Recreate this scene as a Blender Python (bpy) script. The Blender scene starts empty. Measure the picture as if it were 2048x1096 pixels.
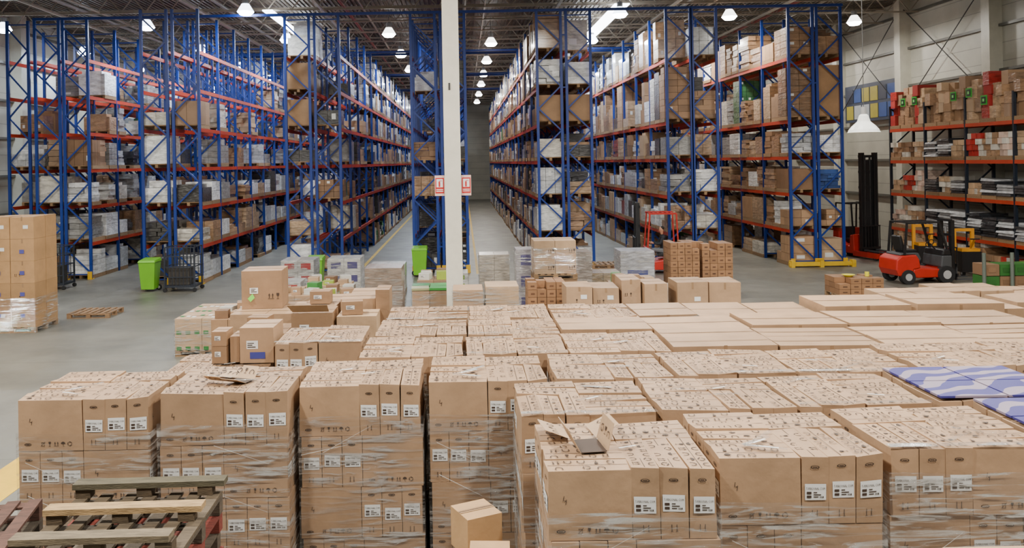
import bpy, math, random
import numpy as np
from mathutils import Vector, Matrix
random.seed(7)
R=random.Random(11)
scene=bpy.context.scene
def L(r,g,b):
    def f(c):
        c/=255.0
        return c/12.92 if c<=0.04045 else ((c+0.055)/1.055)**2.4
    return (f(r),f(g),f(b))
# ---------------------------------------------------------------- materials
def nmat(name):
    m=bpy.data.materials.new(name); m.use_nodes=True
    nt=m.node_tree; b=nt.nodes['Principled BSDF']
    return m,nt,b
def N(nt,t,**kw):
    n=nt.nodes.new(t)
    for k,v in kw.items():
        if k in n.inputs: n.inputs[k].default_value=v
        else: setattr(n,k,v)
    return n
def simple(name,col,rough=.5,metal=0,bump=0,bscale=40,vary=0.0,vscale=3,emit=0):
    m,nt,b=nmat(name)
    b.inputs['Roughness'].default_value=rough; b.inputs['Metallic'].default_value=metal
    tc=N(nt,'ShaderNodeTexCoord')
    if vary>0:
        n=N(nt,'ShaderNodeTexNoise',Scale=vscale,Detail=5.0); nt.links.new(tc.outputs['Object'],n.inputs['Vector'])
        mr=N(nt,'ShaderNodeMapRange'); mr.inputs[1].default_value=.3; mr.inputs[2].default_value=.7
        mr.inputs[3].default_value=1-vary; mr.inputs[4].default_value=1+vary
        nt.links.new(n.outputs['Fac'],mr.inputs[0])
        mx=N(nt,'ShaderNodeVectorMath',operation='SCALE'); mx.inputs[0].default_value=col
        nt.links.new(mr.outputs[0],mx.inputs['Scale']); nt.links.new(mx.outputs[0],b.inputs['Base Color'])
    else: b.inputs['Base Color'].default_value=(*col,1)
    if bump>0:
        n=N(nt,'ShaderNodeTexNoise',Scale=bscale,Detail=3.0); nt.links.new(tc.outputs['Object'],n.inputs['Vector'])
        bp=N(nt,'ShaderNodeBump',Strength=bump,Distance=.02); nt.links.new(n.outputs['Fac'],bp.inputs['Height']); nt.links.new(bp.outputs[0],b.inputs['Normal'])
    if emit>0:
        b.inputs['Emission Color'].default_value=(*col,1); b.inputs['Emission Strength'].default_value=emit
    return m
def attr(name,rough,vary=.1,vscale=2.5,bump=.1,bscale=30,coat=0,stretch=(1,1,1),metal=0):
    m,nt,b=nmat(name)
    a=N(nt,'ShaderNodeAttribute'); a.attribute_name='Col'
    tc=N(nt,'ShaderNodeTexCoord'); mp=N(nt,'ShaderNodeMapping'); mp.inputs['Scale'].default_value=stretch
    nt.links.new(tc.outputs['Object'],mp.inputs[0])
    n=N(nt,'ShaderNodeTexNoise',Scale=vscale,Detail=6.0,Roughness=.6); nt.links.new(mp.outputs[0],n.inputs['Vector'])
    mr=N(nt,'ShaderNodeMapRange'); mr.inputs[1].default_value=.3; mr.inputs[2].default_value=.7
    mr.inputs[3].default_value=1-vary; mr.inputs[4].default_value=1+vary
    nt.links.new(n.outputs['Fac'],mr.inputs[0])
    mx=N(nt,'ShaderNodeVectorMath',operation='SCALE')
    nt.links.new(a.outputs['Color'],mx.inputs[0]); nt.links.new(mr.outputs[0],mx.inputs['Scale']); nt.links.new(mx.outputs[0],b.inputs['Base Color'])
    b.inputs['Roughness'].default_value=rough; b.inputs['Coat Weight'].default_value=coat; b.inputs['Coat Roughness'].default_value=.15
    b.inputs['Metallic'].default_value=metal
    n2=N(nt,'ShaderNodeTexNoise',Scale=bscale,Detail=4.0); nt.links.new(mp.outputs[0],n2.inputs['Vector'])
    bp=N(nt,'ShaderNodeBump',Strength=bump,Distance=.03); nt.links.new(n2.outputs['Fac'],bp.inputs['Height']); nt.links.new(bp.outputs[0],b.inputs['Normal'])
    return m
CARD=attr('cardboard',.55,.14,2.2,.2,7)
WRAP=attr('wrapped_goods',.3,.35,4,.9,6,coat=.6,stretch=(1,1,2.5))
PAINT=attr('painted_metal',.42,.08,3,.03,20)
WOOD=attr('pallet_wood',.8,.4,6,.3,25,stretch=(1,6,6))
PLAST=attr('plastic',.4,.06,3,.03,20)
INK_SHADE=simple('ink_and_hole_shade',L(60,45,35),.7)
LABEL=simple('label_paper',L(222,222,220),.55)
RUBBER=simple('rubber',L(28,28,30),.8)
SKIN=simple('skin',L(190,135,105),.5)
# stretch film
def film_mat():
    m=bpy.data.materials.new('stretch_film'); m.use_nodes=True; nt=m.node_tree
    for n in list(nt.nodes): nt.nodes.remove(n)
    out=N(nt,'ShaderNodeOutputMaterial'); tr=N(nt,'ShaderNodeBsdfTransparent'); gl=N(nt,'ShaderNodeBsdfGlossy'); gl.inputs['Roughness'].default_value=.1
    tr.inputs['Color'].default_value=(.95,.95,.95,1)
    gl.inputs['Color'].default_value=(1,1,1,1)
    df=N(nt,'ShaderNodeBsdfDiffuse'); df.inputs['Color'].default_value=(.8,.79,.77,1)
    mg=N(nt,'ShaderNodeMixShader'); mg.inputs[0].default_value=.36
    tc=N(nt,'ShaderNodeTexCoord'); mp=N(nt,'ShaderNodeMapping'); mp.inputs['Scale'].default_value=(1.0,1.0,11); mp.inputs['Rotation'].default_value=(.1,.08,0)
    oi=N(nt,'ShaderNodeObjectInfo'); ad=N(nt,'ShaderNodeVectorMath',operation='ADD')
    nt.links.new(tc.outputs['Object'],mp.inputs[0]); nt.links.new(mp.outputs[0],ad.inputs[0]); nt.links.new(oi.outputs['Location'],ad.inputs[1])
    n=N(nt,'ShaderNodeTexNoise',Scale=2.2,Detail=8.0,Roughness=.66,Distortion=.7); nt.links.new(ad.outputs[0],n.inputs['Vector'])
    nb=N(nt,'ShaderNodeTexNoise',Scale=1.6,Detail=2.0); ad2=N(nt,'ShaderNodeVectorMath',operation='ADD')
    nt.links.new(tc.outputs['Object'],ad2.inputs[0]); nt.links.new(oi.outputs['Location'],ad2.inputs[1]); nt.links.new(ad2.outputs[0],nb.inputs['Vector'])
    mrb=N(nt,'ShaderNodeMapRange'); mrb.inputs[1].default_value=.42; mrb.inputs[2].default_value=.58; mrb.inputs[3].default_value=.3; mrb.inputs[4].default_value=1
    nt.links.new(nb.outputs['Fac'],mrb.inputs[0])
    cr=N(nt,'ShaderNodeValToRGB'); e=cr.color_ramp.elements
    e[0].position=.5; e[0].color=(.1,.1,.1,1); e[1].position=.61; e[1].color=(1,1,1,1)
    nt.links.new(n.outputs['Fac'],cr.inputs[0])
    mu=N(nt,'ShaderNodeMath',operation='MULTIPLY'); nt.links.new(cr.outputs[0],mu.inputs[0]); nt.links.new(mrb.outputs[0],mu.inputs[1])
    bp=N(nt,'ShaderNodeBump',Strength=1.0,Distance=.3); nt.links.new(n.outputs['Fac'],bp.inputs['Height']); nt.links.new(bp.outputs[0],gl.inputs['Normal'])
    nt.links.new(gl.outputs[0],mg.inputs[1]); nt.links.new(df.outputs[0],mg.inputs[2])
    ms=N(nt,'ShaderNodeMixShader'); nt.links.new(mu.outputs[0],ms.inputs[0]); nt.links.new(tr.outputs[0],ms.inputs[1]); nt.links.new(mg.outputs[0],ms.inputs[2])
    nt.links.new(ms.outputs[0],out.inputs[0])
    return m
FILM=film_mat()
def purple_mat():
    m,nt,b=nmat('printed_purple_board')
    tc=N(nt,'ShaderNodeTexCoord'); mp=N(nt,'ShaderNodeMapping'); mp.inputs['Rotation'].default_value=(0,0,1.2)
    w=N(nt,'ShaderNodeTexWave',Scale=1.3,Distortion=11.0,Detail=1.5); w.inputs['Detail Scale'].default_value=1.1
    nt.links.new(tc.outputs['Object'],mp.inputs[0]); nt.links.new(mp.outputs[0],w.inputs['Vector'])
    cr=N(nt,'ShaderNodeValToRGB'); cr.color_ramp.interpolation='CONSTANT'; e=cr.color_ramp.elements
    e[0].color=(*L(56,52,122),1); e[1].position=.55; e[1].color=(*L(140,128,146),1)
    nt.links.new(w.outputs['Fac'],cr.inputs[0]); nt.links.new(cr.outputs[0],b.inputs['Base Color']); b.inputs['Roughness'].default_value=.5
    return m
PURPLE=purple_mat()
MATS=[CARD,WRAP,PAINT,WOOD,PLAST,INK_SHADE,LABEL,FILM,PURPLE,RUBBER]
C_,W_,P_,D_,S_,I_,B_,F_,U_,T_=range(10)
# ---------------------------------------------------------------- mesh builder
class MB:
    def __init__(s): s.v=[];s.f=[];s.m=[];s.c=[]
    def poly(s,pts,mat,col=(.5,.5,.5)):
        i=len(s.v); s.v.extend([tuple(p) for p in pts]); s.f.append(tuple(range(i,i+len(pts)))); s.m.append(mat); s.c.append(col)
    def hexa(s,P,mat,col):
        i=len(s.v); s.v.extend([tuple(p) for p in P])
        for q in ((0,3,2,1),(4,5,6,7),(0,1,5,4),(1,2,6,5),(2,3,7,6),(3,0,4,7)):
            s.f.append(tuple(i+k for k in q)); s.m.append(mat); s.c.append(col)
    def box(s,x0,x1,y0,y1,z0,z1,mat=0,col=(.5,.5,.5),rz=0,piv=None):
        P=[(x0,y0,z0),(x1,y0,z0),(x1,y1,z0),(x0,y1,z0),(x0,y0,z1),(x1,y0,z1),(x1,y1,z1),(x0,y1,z1)]
        if rz:
            cx,cy=piv if piv else ((x0+x1)/2,(y0+y1)/2); c,t=math.cos(rz),math.sin(rz)
            P=[(cx+(x-cx)*c-(y-cy)*t,cy+(x-cx)*t+(y-cy)*c,z) for x,y,z in P]
        s.hexa(P,mat,col); return P
    def tube(s,p,q,w,mat,col,h=None,up=(0,0,1)):
        p=Vector(p);q=Vector(q);d=(q-p).normalized();u=Vector(up)
        if abs(d.dot(u))>.98: u=Vector((0,1,0))
        a=d.cross(u).normalized()*w/2; b=a.cross(d).normalized()*(h or w)/2
        s.hexa([p-a-b,p+a-b,q+a-b,q-a-b,p-a+b,p+a+b,q+a+b,q-a+b],mat,col)
    def cyl(s,p,q,r,mat,col,n=16,r2=None,caps=True):
        p=Vector(p);q=Vector(q);r2=r if r2 is None else r2
        d=(q-p).normalized();u=Vector((0,0,1)) if abs(d.z)<.9 else Vector((0,1,0))
        a=d.cross(u).normalized();b=d.cross(a).normalized(); i=len(s.v)
        for k in range(n):
            t=2*math.pi*k/n; w=a*math.cos(t)+b*math.sin(t); s.v.append(tuple(p+w*r)); s.v.append(tuple(q+w*r2))
        for k in range(n):
            j=(k+1)%n; s.f.append((i+2*k,i+2*k+1,i+2*j+1,i+2*j)); s.m.append(mat); s.c.append(col)
        if caps:
            s.f.append(tuple(i+2*k for k in range(n))); s.m.append(mat); s.c.append(col)
            s.f.append(tuple(i+2*k+1 for k in reversed(range(n)))); s.m.append(mat); s.c.append(col)
    def extr(s,pts,y0,y1,mat,col):   # side profile in x,z extruded along y
        n=len(pts); i=len(s.v)
        for x,z in pts: s.v.append((x,y0,z))
        for x,z in pts: s.v.append((x,y1,z))
        s.f.append(tuple(range(i,i+n))); s.f.append(tuple(range(i+2*n-1,i+n-1,-1)))
        s.m+= [mat]*2; s.c+=[col]*2
        for k in range(n):
            j=(k+1)%n; s.f.append((i+k,i+n+k,i+n+j,i+j)); s.m.append(mat); s.c.append(col)
    def mesh(s,name,mats=MATS):
        me=bpy.data.meshes.new(name); me.from_pydata(s.v,[],s.f)
        for m in mats: me.materials.append(m)
        me.polygons.foreach_set('material_index',np.array(s.m,dtype=np.int32))
        a=me.color_attributes.new('Col','FLOAT_COLOR','CORNER')
        cnt=np.array([len(f) for f in s.f]); c=np.ones((len(s.f),4),dtype=np.float32); c[:,:3]=np.array(s.c,dtype=np.float32)
        a.data.foreach_set('color',np.repeat(c,cnt,axis=0).ravel()); me.update(); return me
    def obj(s,name,parent=None,loc=(0,0,0),rz=0,bevel=0,scale=None):
        me=s.mesh(name); return put(me,name,parent,loc,rz,bevel,scale)
def put(me,name,parent=None,loc=(0,0,0),rz=0,bevel=0,scale=None):
    o=bpy.data.objects.new(name,me); scene.collection.objects.link(o); o.location=loc; o.rotation_euler=(0,0,rz)
    if scale: o.scale=scale
    if parent: o.parent=parent
    if bevel:
        b=o.modifiers.new('bevel','BEVEL'); b.width=bevel; b.segments=2; b.limit_method='ANGLE'
    return o
def empty(name,loc=(0,0,0),rz=0):
    o=bpy.data.objects.new(name,None); scene.collection.objects.link(o); o.location=loc; o.rotation_euler=(0,0,rz); return o
def jc(col,a=.08,r=R):
    k=1+r.uniform(-a,a); return tuple(min(1,c*k) for c in col)
KRAFT=L(163,132,102); KR2=L(147,116,87); KR3=L(180,150,118); KR4=L(130,100,75)
BLUE=L(16,50,130); ORANGE=L(180,54,24); WHITE=L(215,215,210); GREY=L(160,160,158)
# ---------------------------------------------------------------- glyph templates (2D polys, unit height)
def ring(cx,cy,r,w,a0=0,a1=360,n=10,sx=1):
    out=[]
    for k in range(n):
        t0=math.radians(a0+(a1-a0)*k/n);t1=math.radians(a0+(a1-a0)*(k+1)/n)
        out.append([(cx+sx*math.cos(t0)*(r-w),cy+math.sin(t0)*(r-w)),(cx+sx*math.cos(t0)*r,cy+math.sin(t0)*r),(cx+sx*math.cos(t1)*r,cy+math.sin(t1)*r),(cx+sx*math.cos(t1)*(r-w),cy+math.sin(t1)*(r-w))])
    return out
def rect(x0,x1,y0,y1): return [(x0,y0),(x1,y0),(x1,y1),(x0,y1)]
G_glass=[[(.25,1),(.3,.55),(.5,.42),(.7,.55),(.75,1)],rect(.46,.54,.08,.45),rect(.28,.72,0,.08)]
G_up=[rect(0,1,0,.08),rect(.15,.27,.15,.6),[(.04,.6),(.38,.6),(.21,1)],rect(.73,.85,.15,.6),[(.62,.6),(.96,.6),(.79,1)]]
G_umb=[[(0.02,.5),(.98,.5),(.88,.8),(.65,.97),(.35,.97),(.12,.8)],rect(.47,.54,.05,.5)]+ring(.62,.1,.14,.06,180,360,5)
G_rec=ring(.5,.5,.5,.15,10,110,5)+ring(.5,.5,.5,.15,130,230,5)+ring(.5,.5,.5,.15,250,350,5)
G_bin=[rect(.2,.8,0,.07),rect(.2,.28,0,.7),rect(.72,.8,0,.7),rect(.1,.9,.75,.85),[(0,.05),(.06,0),(1,.95),(.94,1)]]
G_arc=ring(.5,.3,.5,.13,0,180,8)+[rect(0,.14,0,.3),rect(.86,1,0,.3)]
G_oval=ring(.5,.5,.5,.14,0,360,12,1.3)+[rect(.2,.8,.35,.65)]
G_slash=[[(0,.4),(.12,.4),(.3,1),(.18,1)],[(.5,0),(.62,0),(.8,.6),(.68,.6)],rect(.3,.6,.4,.5)]
def text2d(s):
    cu=bpy.data.curves.new('t','FONT'); cu.body=s; cu.size=1; cu.resolution_u=1
    o=bpy.data.objects.new('t',cu); scene.collection.objects.link(o)
    dg=bpy.context.evaluated_depsgraph_get(); me=o.evaluated_get(dg).to_mesh()
    v=[(p.co.x,p.co.y) for p in me.vertices]; out=[[v[i] for i in p.vertices] for p in me.polygons]
    w=max(x for x,y in v); o.evaluated_get(dg).to_mesh_clear(); bpy.data.objects.remove(o); bpy.data.curves.remove(cu)
    return out,w
TXT,TXW=text2d('T-PERSONAL COM')
def stamp(mb,face,polys,x,y,s,mat=I_,col=(0,0,0),sx=None,off=.004,flip=False):
    """face: 4 corners a(ll) b(lr) c(ur) d(ul); x,y,s in metres on the face"""
    a,b,c,d=[Vector(p) for p in face]; W=(b-a).length; H=(d-a).length
    n=(b-a).cross(d-a).normalized()*off; sx=sx or s
    for pl in polys:
        pts=[]
        for (px,py) in pl:
            if flip: px,py=1-px,1-py
            u=(x+px*sx)/W; v=(y+py*s)/H
            pts.append((a*(1-u)*(1-v)+b*u*(1-v)+c*u*v+d*(1-u)*v)+n)
        mb.poly(pts,mat,col)
def narrow_prints(mb,f,w,h,rr,label=True):
    stamp(mb,f,G_oval,w/2-.028,h-.095,.026,sx=.05)
    if label:
        lx=w/2-.075+rr.uniform(-.01,.01); ly=h*.5-.06+rr.uniform(-.02,.02)
        stamp(mb,f,[rect(0,1,0,1)],lx,ly,.115,B_,sx=.15,off=.004)
        stamp(mb,f,TXT,lx+.008,ly+.074,.024,sx=.134/TXW,off=.006)
        stamp(mb,f,[rect(0,.28,0,.4),rect(0,.28,.6,1),rect(.4,.7,.1,.25),rect(.4,.85,.45,.6),rect(.4,.62,.8,.95),rect(.78,.82,0,.3),rect(.86,.9,0,.3),rect(.94,1,0,.3)],lx+.012,ly+.015,.045,sx=.12,off=.006)
    stamp(mb,f,[rect(0,.3,0,.08),rect(.1,.2,.1,1),rect(.7,1,0,.08),rect(.8,.9,.1,1)],w/2-.03,.05,.05,sx=.05)
def wide_prints(mb,f,w,h,rr):
    stamp(mb,f,G_slash,.1,h*.5,.06,sx=.035)
    stamp(mb,f,G_oval,.06,.05,.026,sx=.05)
    x=.2
    for g in (G_bin,G_glass,G_up,G_umb,G_rec):
        stamp(mb,f,g,x,.045,.042); x+=.06
def carton_j(mb,x0,x1,y0,y1,z0,z1,col,rr,j=.006,tj=.008):
    q=lambda a:a+rr.uniform(-j,j)
    P=[(x0,y0,z0),(x1,y0,z0),(x1,y1,z0),(x0,y1,z0)]+[(q(x0),q(y0),z1+rr.uniform(-tj,tj)),(q(x1),q(y0),z1+rr.uniform(-tj,tj)),(q(x1),q(y1),z1+rr.uniform(-tj,tj)),(q(x0),q(y1),z1+rr.uniform(-tj,tj))]
    mb.hexa(P,C_,col); return P
def top_prints(mb,P,rr,along):
    # P 8 corners; top = 4,5,6,7
    t=[P[4],P[5],P[6],P[7]]
    if along=='y': t=[P[5],P[6],P[7],P[4]]
    W=(Vector(t[1])-Vector(t[0])).length; H=(Vector(t[3])-Vector(t[0])).length
    stamp(mb,t,[rect(0,1,0,1)],0.01,H/2-.003,.005,I_,sx=W-.02,off=.003)   # flap seam
    for row,(yy,fl) in enumerate(((.016,False),(H-.082,True))):
        x=.03+rr.uniform(0,.03)
        seq=[G_arc,G_glass,G_rec,G_arc,G_up,G_umb,G_arc]
        rr.shuffle(seq)
        for g in seq:
            if x>W-.09: break
            if rr.random()<.9: stamp(mb,t,g,x,yy,.056,flip=fl,off=.005)
            x+=.085+rr.uniform(0,.02)
def pallet(mb,x0,x1,y0,y1,z0,col=L(145,116,84),near=True,rr=R):
    w=x1-x0;d=y1-y0
    if near:
        for k in range(3):
            yy=y0+(d-.1)*k/2; mb.box(x0,x1,yy,yy+.1,z0,z0+.02,D_,jc(col,.2,rr)); mb.box(x0,x1,yy,yy+.1,z0+.1,z0+.12,D_,jc(col,.2,rr))
            for q in range(3):
                xx=x0+(w-.12)*q/2; mb.box(xx,xx+.12,yy,yy+.1,z0+.02,z0+.1,D_,jc(col,.2,rr))
        n=7
        for k in range(n):
            xx=x0+(w-.1)*k/(n-1); mb.box(xx,xx+.1,y0,y1,z0+.12,z0+.142,D_,jc(col,.2,rr))
    else:
        mb.box(x0,x1,y0,y1,z0+.11,z0+.14,D_,jc(col,.2,rr))
        for k in range(3):
            xx=x0+(w-.1)*k/2; mb.box(xx,xx+.1,y0,y1,z0,z0+.11,D_,jc(col,.2,rr))
def filmshell(mb,x0,x1,y0,y1,z0,z1,rr,e=.014):
    n=5
    def side(a,b):
        out=[]
        for k in range(n):
            t=k/n; out.append((a[0]+(b[0]-a[0])*t,a[1]+(b[1]-a[1])*t))
        return out
    base=side((x0-e,y0-e),(x1+e,y0-e))+side((x1+e,y0-e),(x1+e,y1+e))+side((x1+e,y1+e),(x0-e,y1+e))+side((x0-e,y1+e),(x0-e,y0-e))
    m=len(base); zs=[z0+(z1-z0)*k/5 for k in range(6)]
    i=len(mb.v); cx=(x0+x1)/2;cy=(y0+y1)/2
    for z in zs:
        for (x,y) in base:
            k=1+rr.uniform(0,.008); mb.v.append((cx+(x-cx)*k,cy+(y-cy)*k,z+rr.uniform(-.015,.015)))
    for a in range(5):
        for b in range(m):
            c=(b+1)%m; mb.f.append((i+a*m+b,i+a*m+c,i+(a+1)*m+c,i+(a+1)*m+b)); mb.m.append(F_); mb.c.append((1,1,1))
    for k in range(3):   # pulled film folds on the front
        xa=x0+rr.uniform(0,.5)*(x1-x0); xb=xa+rr.uniform(.3,.5)*(x1-x0); za=z0+rr.uniform(.2,.95)*(z1-z0); zb=za+rr.uniform(-.3,.3)
        zb=max(z0,min(z1,zb)); w=rr.uniform(.003,.006); y=y0-e*1.7
        if rr.random()<.6: mb.poly([(xa,y-.001,za),(xb,y-.001,zb),(xb,y-.001,zb+w*.4),(xa,y-.001,za+w)],B_,(1,1,1))
def printed_load(seed,film=True,h=.487,layers=4,top='print',W=1.17,D=1.0):
    rr=random.Random(seed); mb=MB(); pallet(mb,0,W,0,D,0,rr=rr)
    z=.145; wl=W*.5; 
    for l in range(layers):
        mir=(l%2)==(0 if seed%2 else 1); z1=z+h-.006; g=.003
        dx=rr.uniform(-.014,.014); dy=rr.uniform(-.01,.01)
        col=jc(KRAFT,.09,rr); istop=(l==layers-1)
        xa=(0,wl) if not mir else (W-wl,W); xb=(wl,W) if not mir else (0,W-wl)
        blocks=[]
        for k in range(3): blocks.append((xa[0]+g,xa[1]-g,k*.2+g,(k+1)*.2-g,'x',k==0))
        for k in range(3):
            ww=(xb[1]-xb[0])/3; blocks.append((xb[0]+k*ww+g,xb[0]+(k+1)*ww-g,g,.6-g,'y',True))
        for k in range(2):
            blocks.append((xa[0]+g,xa[1]-g,.6+k*.2+g,.6+(k+1)*.2-g,'x',False))
            blocks.append((xb[0]+g,xb[1]-g,.6+k*.2+g,.6+(k+1)*.2-g,'x',False))
        for (a,b,c,d,o,front) in blocks:
            d=min(d,D)
            P=carton_j(mb,a+dx,b+dx,c+dy,d+dy,z,z1,jc(col,.08,rr),rr,tj=.014 if istop else .003,j=.009 if istop else .002)
            ff=[P[0],P[1],P[5],P[4]]
            if front and top!='plain':
                if o=='x': wide_prints(mb,ff,b-a,h,rr)
                else: narrow_prints(mb,ff,b-a,h,rr,label=rr.random()<.93)
            if top!='plain':
                if a<.02:
                    fl=[P[3],P[0],P[4],P[7]]
                    if o=='x': narrow_prints(mb,fl,d-c,h,rr)
                    else: wide_prints(mb,fl,d-c,h,rr)
                if b>W-.02:
                    fl=[P[1],P[2],P[6],P[5]]
                    if o=='x': narrow_prints(mb,fl,d-c,h,rr)
                    else: wide_prints(mb,fl,d-c,h,rr)
            if istop and top=='print': top_prints(mb,P,rr,o)
        z+=h
    if top=='purple':
        for k in range(2):
            for q in range(2): mb.box(q*W/2+.01,(q+1)*W/2-.01,k*D/2+.01,(k+1)*D/2-.01,z+.012,z+.03,U_,(1,1,1))
    if top=='print':
        for k in range(3):   # tape strips / film tails
            x=rr.uniform(.1,.8); y=rr.uniform(.1,.8); a=rr.uniform(-.5,.9)
            mb.box(x,x+.3,y,y+.04,z+.014,z+.016,F_,(1,1,1),rz=a)
            if rr.random()<.5: mb.box(x+.1,x+.24,y,y+.018,z+.017,z+.018,B_,(1,1,1),rz=a)
        if seed%2==0: mb.box(0,W,-.01,.06,z+.013,z+.0145,F_,(1,1,1))
    if film: filmshell(mb,0,W,0,D,.02,z-.04-.3*rr.random(),rr)
    return mb.mesh('carton_load_mesh')
VAR=[printed_load(s) for s in range(1,7)]
PURP=[printed_load(20,top='purple')]
def plain_load(seed,W=1.17,D=1.0,H=2.1,nx=2,ny=1,nz=3,film=False,pal=True,col=KRAFT,labels=True):
    rr=random.Random(seed); mb=MB(); z=0
    if pal: pallet(mb,0,W,0,D,0,rr=rr); z=.145
    h=(H-z)/nz
    for l in range(nz):
        c0=jc(col,.06,rr)
        for i in range(nx):
            for j in range(ny):
                g=.007; a=W*i/nx+g;b=W*(i+1)/nx-g;c=D*j/ny+g;d=D*(j+1)/ny-g
                P=carton_j(mb,a,b,c,d,z+l*h,z+(l+1)*h-.004,jc(c0,.1,rr),rr,tj=.012 if l==nz-1 else .002,j=.006)
                if l==nz-1:
                    t=[P[4],P[5],P[6],P[7]]; stamp(mb,t,[rect(0,1,0,1)],.0,(d-c)/2-.025,.05,C_,jc(L(152,122,92),.05,rr),sx=(b-a),off=.003)
                    stamp(mb,t,[rect(0,1,0,1)],.0,(d-c)/2-.002,.004,I_,sx=(b-a),off=.005)
                if j==0 and labels:
                    f=[P[0],P[1],P[5],P[4]]
                    if rr.random()<.5: stamp(mb,f,[rect(0,1,0,1)],(b-a)*.55,h*.45,.09,B_,sx=.13)
                    if rr.random()<.6: stamp(mb,f,G_up,(b-a)*.15,h*.3,.07); 
                    if rr.random()<.4: stamp(mb,f,G_glass,(b-a)*.15+.1,h*.3,.07)
                    stamp(mb,f,[rect(0,1,0,1)],(b-a)/2-.02,h*.8,h*.19,C_,jc(L(142,112,82),.04,rr),sx=.04,off=.003)
    if film: filmshell(mb,0,W,0,D,.02,H-.02,rr)
    return mb
# ---------------------------------------------------------------- foreground loads
def ld(x,y,w=1.17,v=0,name='carton_pallet_load',rz=0,me=None,zs=1):
    me=me or VAR[v%len(VAR)]
    return put(me,name,None,(x,y,0),rz,scale=(w/1.185,1,zs))
front=[(.55,5.62,1.17,0),(1.78,5.82,1.16,2),(3.03,5.92,1.17,1)]
for a in front: ld(*a)
ld(4.28,6.0,1.17,name='purple_pallet_load',me=PURP[0])
for a in [(.45,6.85,1.15,3),(1.63,6.92,1.15,4),(2.81,6.98,1.15,5)]: ld(*a)
ld(4.05,7.06,1.2,name='purple_pallet_load',me=PURP[0]); 
for i,a in enumerate([(-4.15,7.63,1.22,2),(-2.86,7.66,1.2,4),(-1.6,7.9,1.18,0),(-.36,7.95,1.15,2),(.87,8.0,1.15,4),(2.06,8.02,1.17,5),(3.26,8.08,1.17,1),(4.5,8.2,1.17,2),(5.7,8.25,1.17,4)]):
    ld(*a,zs=1.0+(.004 if i%2 else -.004),rz=R.uniform(-.008,.008))
for a in [(-1.17,9.05,1.15,2),(0.0,9.05,1.14,5),(1.16,9.08,1.14,0),(-1.12,10.1,1.14,4),(.03,10.1,1.14,1),(-1.07,11.14,1.12,3),(.07,11.14,1.12,0),(1.21,11.14,1.12,2),(-2.28,9.8,1.05,5)]: ld(*a)
ld(-3.55,9.6,1.2,3,zs=.86)
sd=100
def pl(x,y,W,D,H,name='carton_pallet_load',rz=0,**k):
    global sd; sd+=1
    mb=plain_load(sd,W=W,D=D,H=H,**k); return mb.obj(name,None,(x,y,0),rz)
x=2.34
for w in (1.18,1.18,1.18,1.18,1.2): pl(x,9.3,w,.98,2.08+R.uniform(-.015,.015),nx=1,ny=2,nz=3); x+=w+.02
x=1.2
for w in (1.15,1.2,1.2,1.15,1.2): pl(x,10.32,w,.9,2.08+R.uniform(-.02,.015),nx=1,ny=1,nz=4); x+=w+.02
x=2.38
for w in (.8,.85,.8): pl(x,11.3,w,1.0,2.06+R.uniform(-.03,.02),nx=1,ny=1,nz=4,film=True); x+=w+.03
pl(4.95,11.35,1.2,.9,2.14,nx=1,ny=1,nz=2); pl(6.2,11.3,1.2,.9,2.14,nx=1,ny=1,nz=2)
pl(7.5,11.9,.6,.8,1.95,nx=1,ny=1,nz=3); pl(8.3,12.4,1.1,.8,1.95,nx=2,ny=1,nz=3)
pl(7.0,13.6,1.2,.9,1.86,nx=2,nz=3); pl(8.4,14.4,1.2,.9,1.8,nx=2,nz=3); pl(9.7,14.5,1.2,.9,1.72,nx=2,nz=3)
pl(2.85,4.15,1.15,.85,1.82,nx=2,ny=1,nz=3,film=True)
# open flaps lying on loads
def flaps(s=1,angs=(70,120,35,150)):
    mb=MB(); t=.004
    for (ax,ang,w,h,fr) in ((-1,angs[0],.3,.2,1),(1,angs[1],.3,.2,1),(1,angs[2],.3,.2,0),(-1,angs[3],.3,.2,0)):
        a=math.radians(ang); dx=ax*abs(math.cos(a))*h*s; dz=abs(math.sin(a))*h*s
        x0=ax*.1*s; y0=(-.3 if fr else .01)*s
        P=[(x0,y0,0),(x0+t,y0,0),(x0+t,y0+w*s,0),(x0,y0+w*s,0),(x0+dx,y0+.015,dz),(x0+dx+t,y0+.015,dz+t),(x0+dx+t,y0+w*s-.015,dz+t),(x0+dx,y0+w*s-.015,dz)]
        mb.hexa(P,C_,jc(KR3,.1))
        f=[P[0],P[3],P[7],P[4]]
        for k,g in enumerate((G_arc,G_glass,G_rec)):
            stamp(mb,f,g,.03+k*.08,.08*s,.06,off=.006); stamp(mb,f,g,.03+k*.08,.08*s,.06,off=-.006)
    mb.box(-.095*s,.095*s,-.3*s,-.02*s,0,.004,I_)  # dark sheet between the flaps, painted as the shade inside the open carton
    return mb
flaps(s=1.0,angs=(62,75,25,20)).obj('open_carton_flaps',None,(.87,6.2,2.108),.12)
flaps(s=.7,angs=(25,45,12,30)).obj('open_carton_flaps',None,(-2.3,8.1,2.108),1.2)
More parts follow.
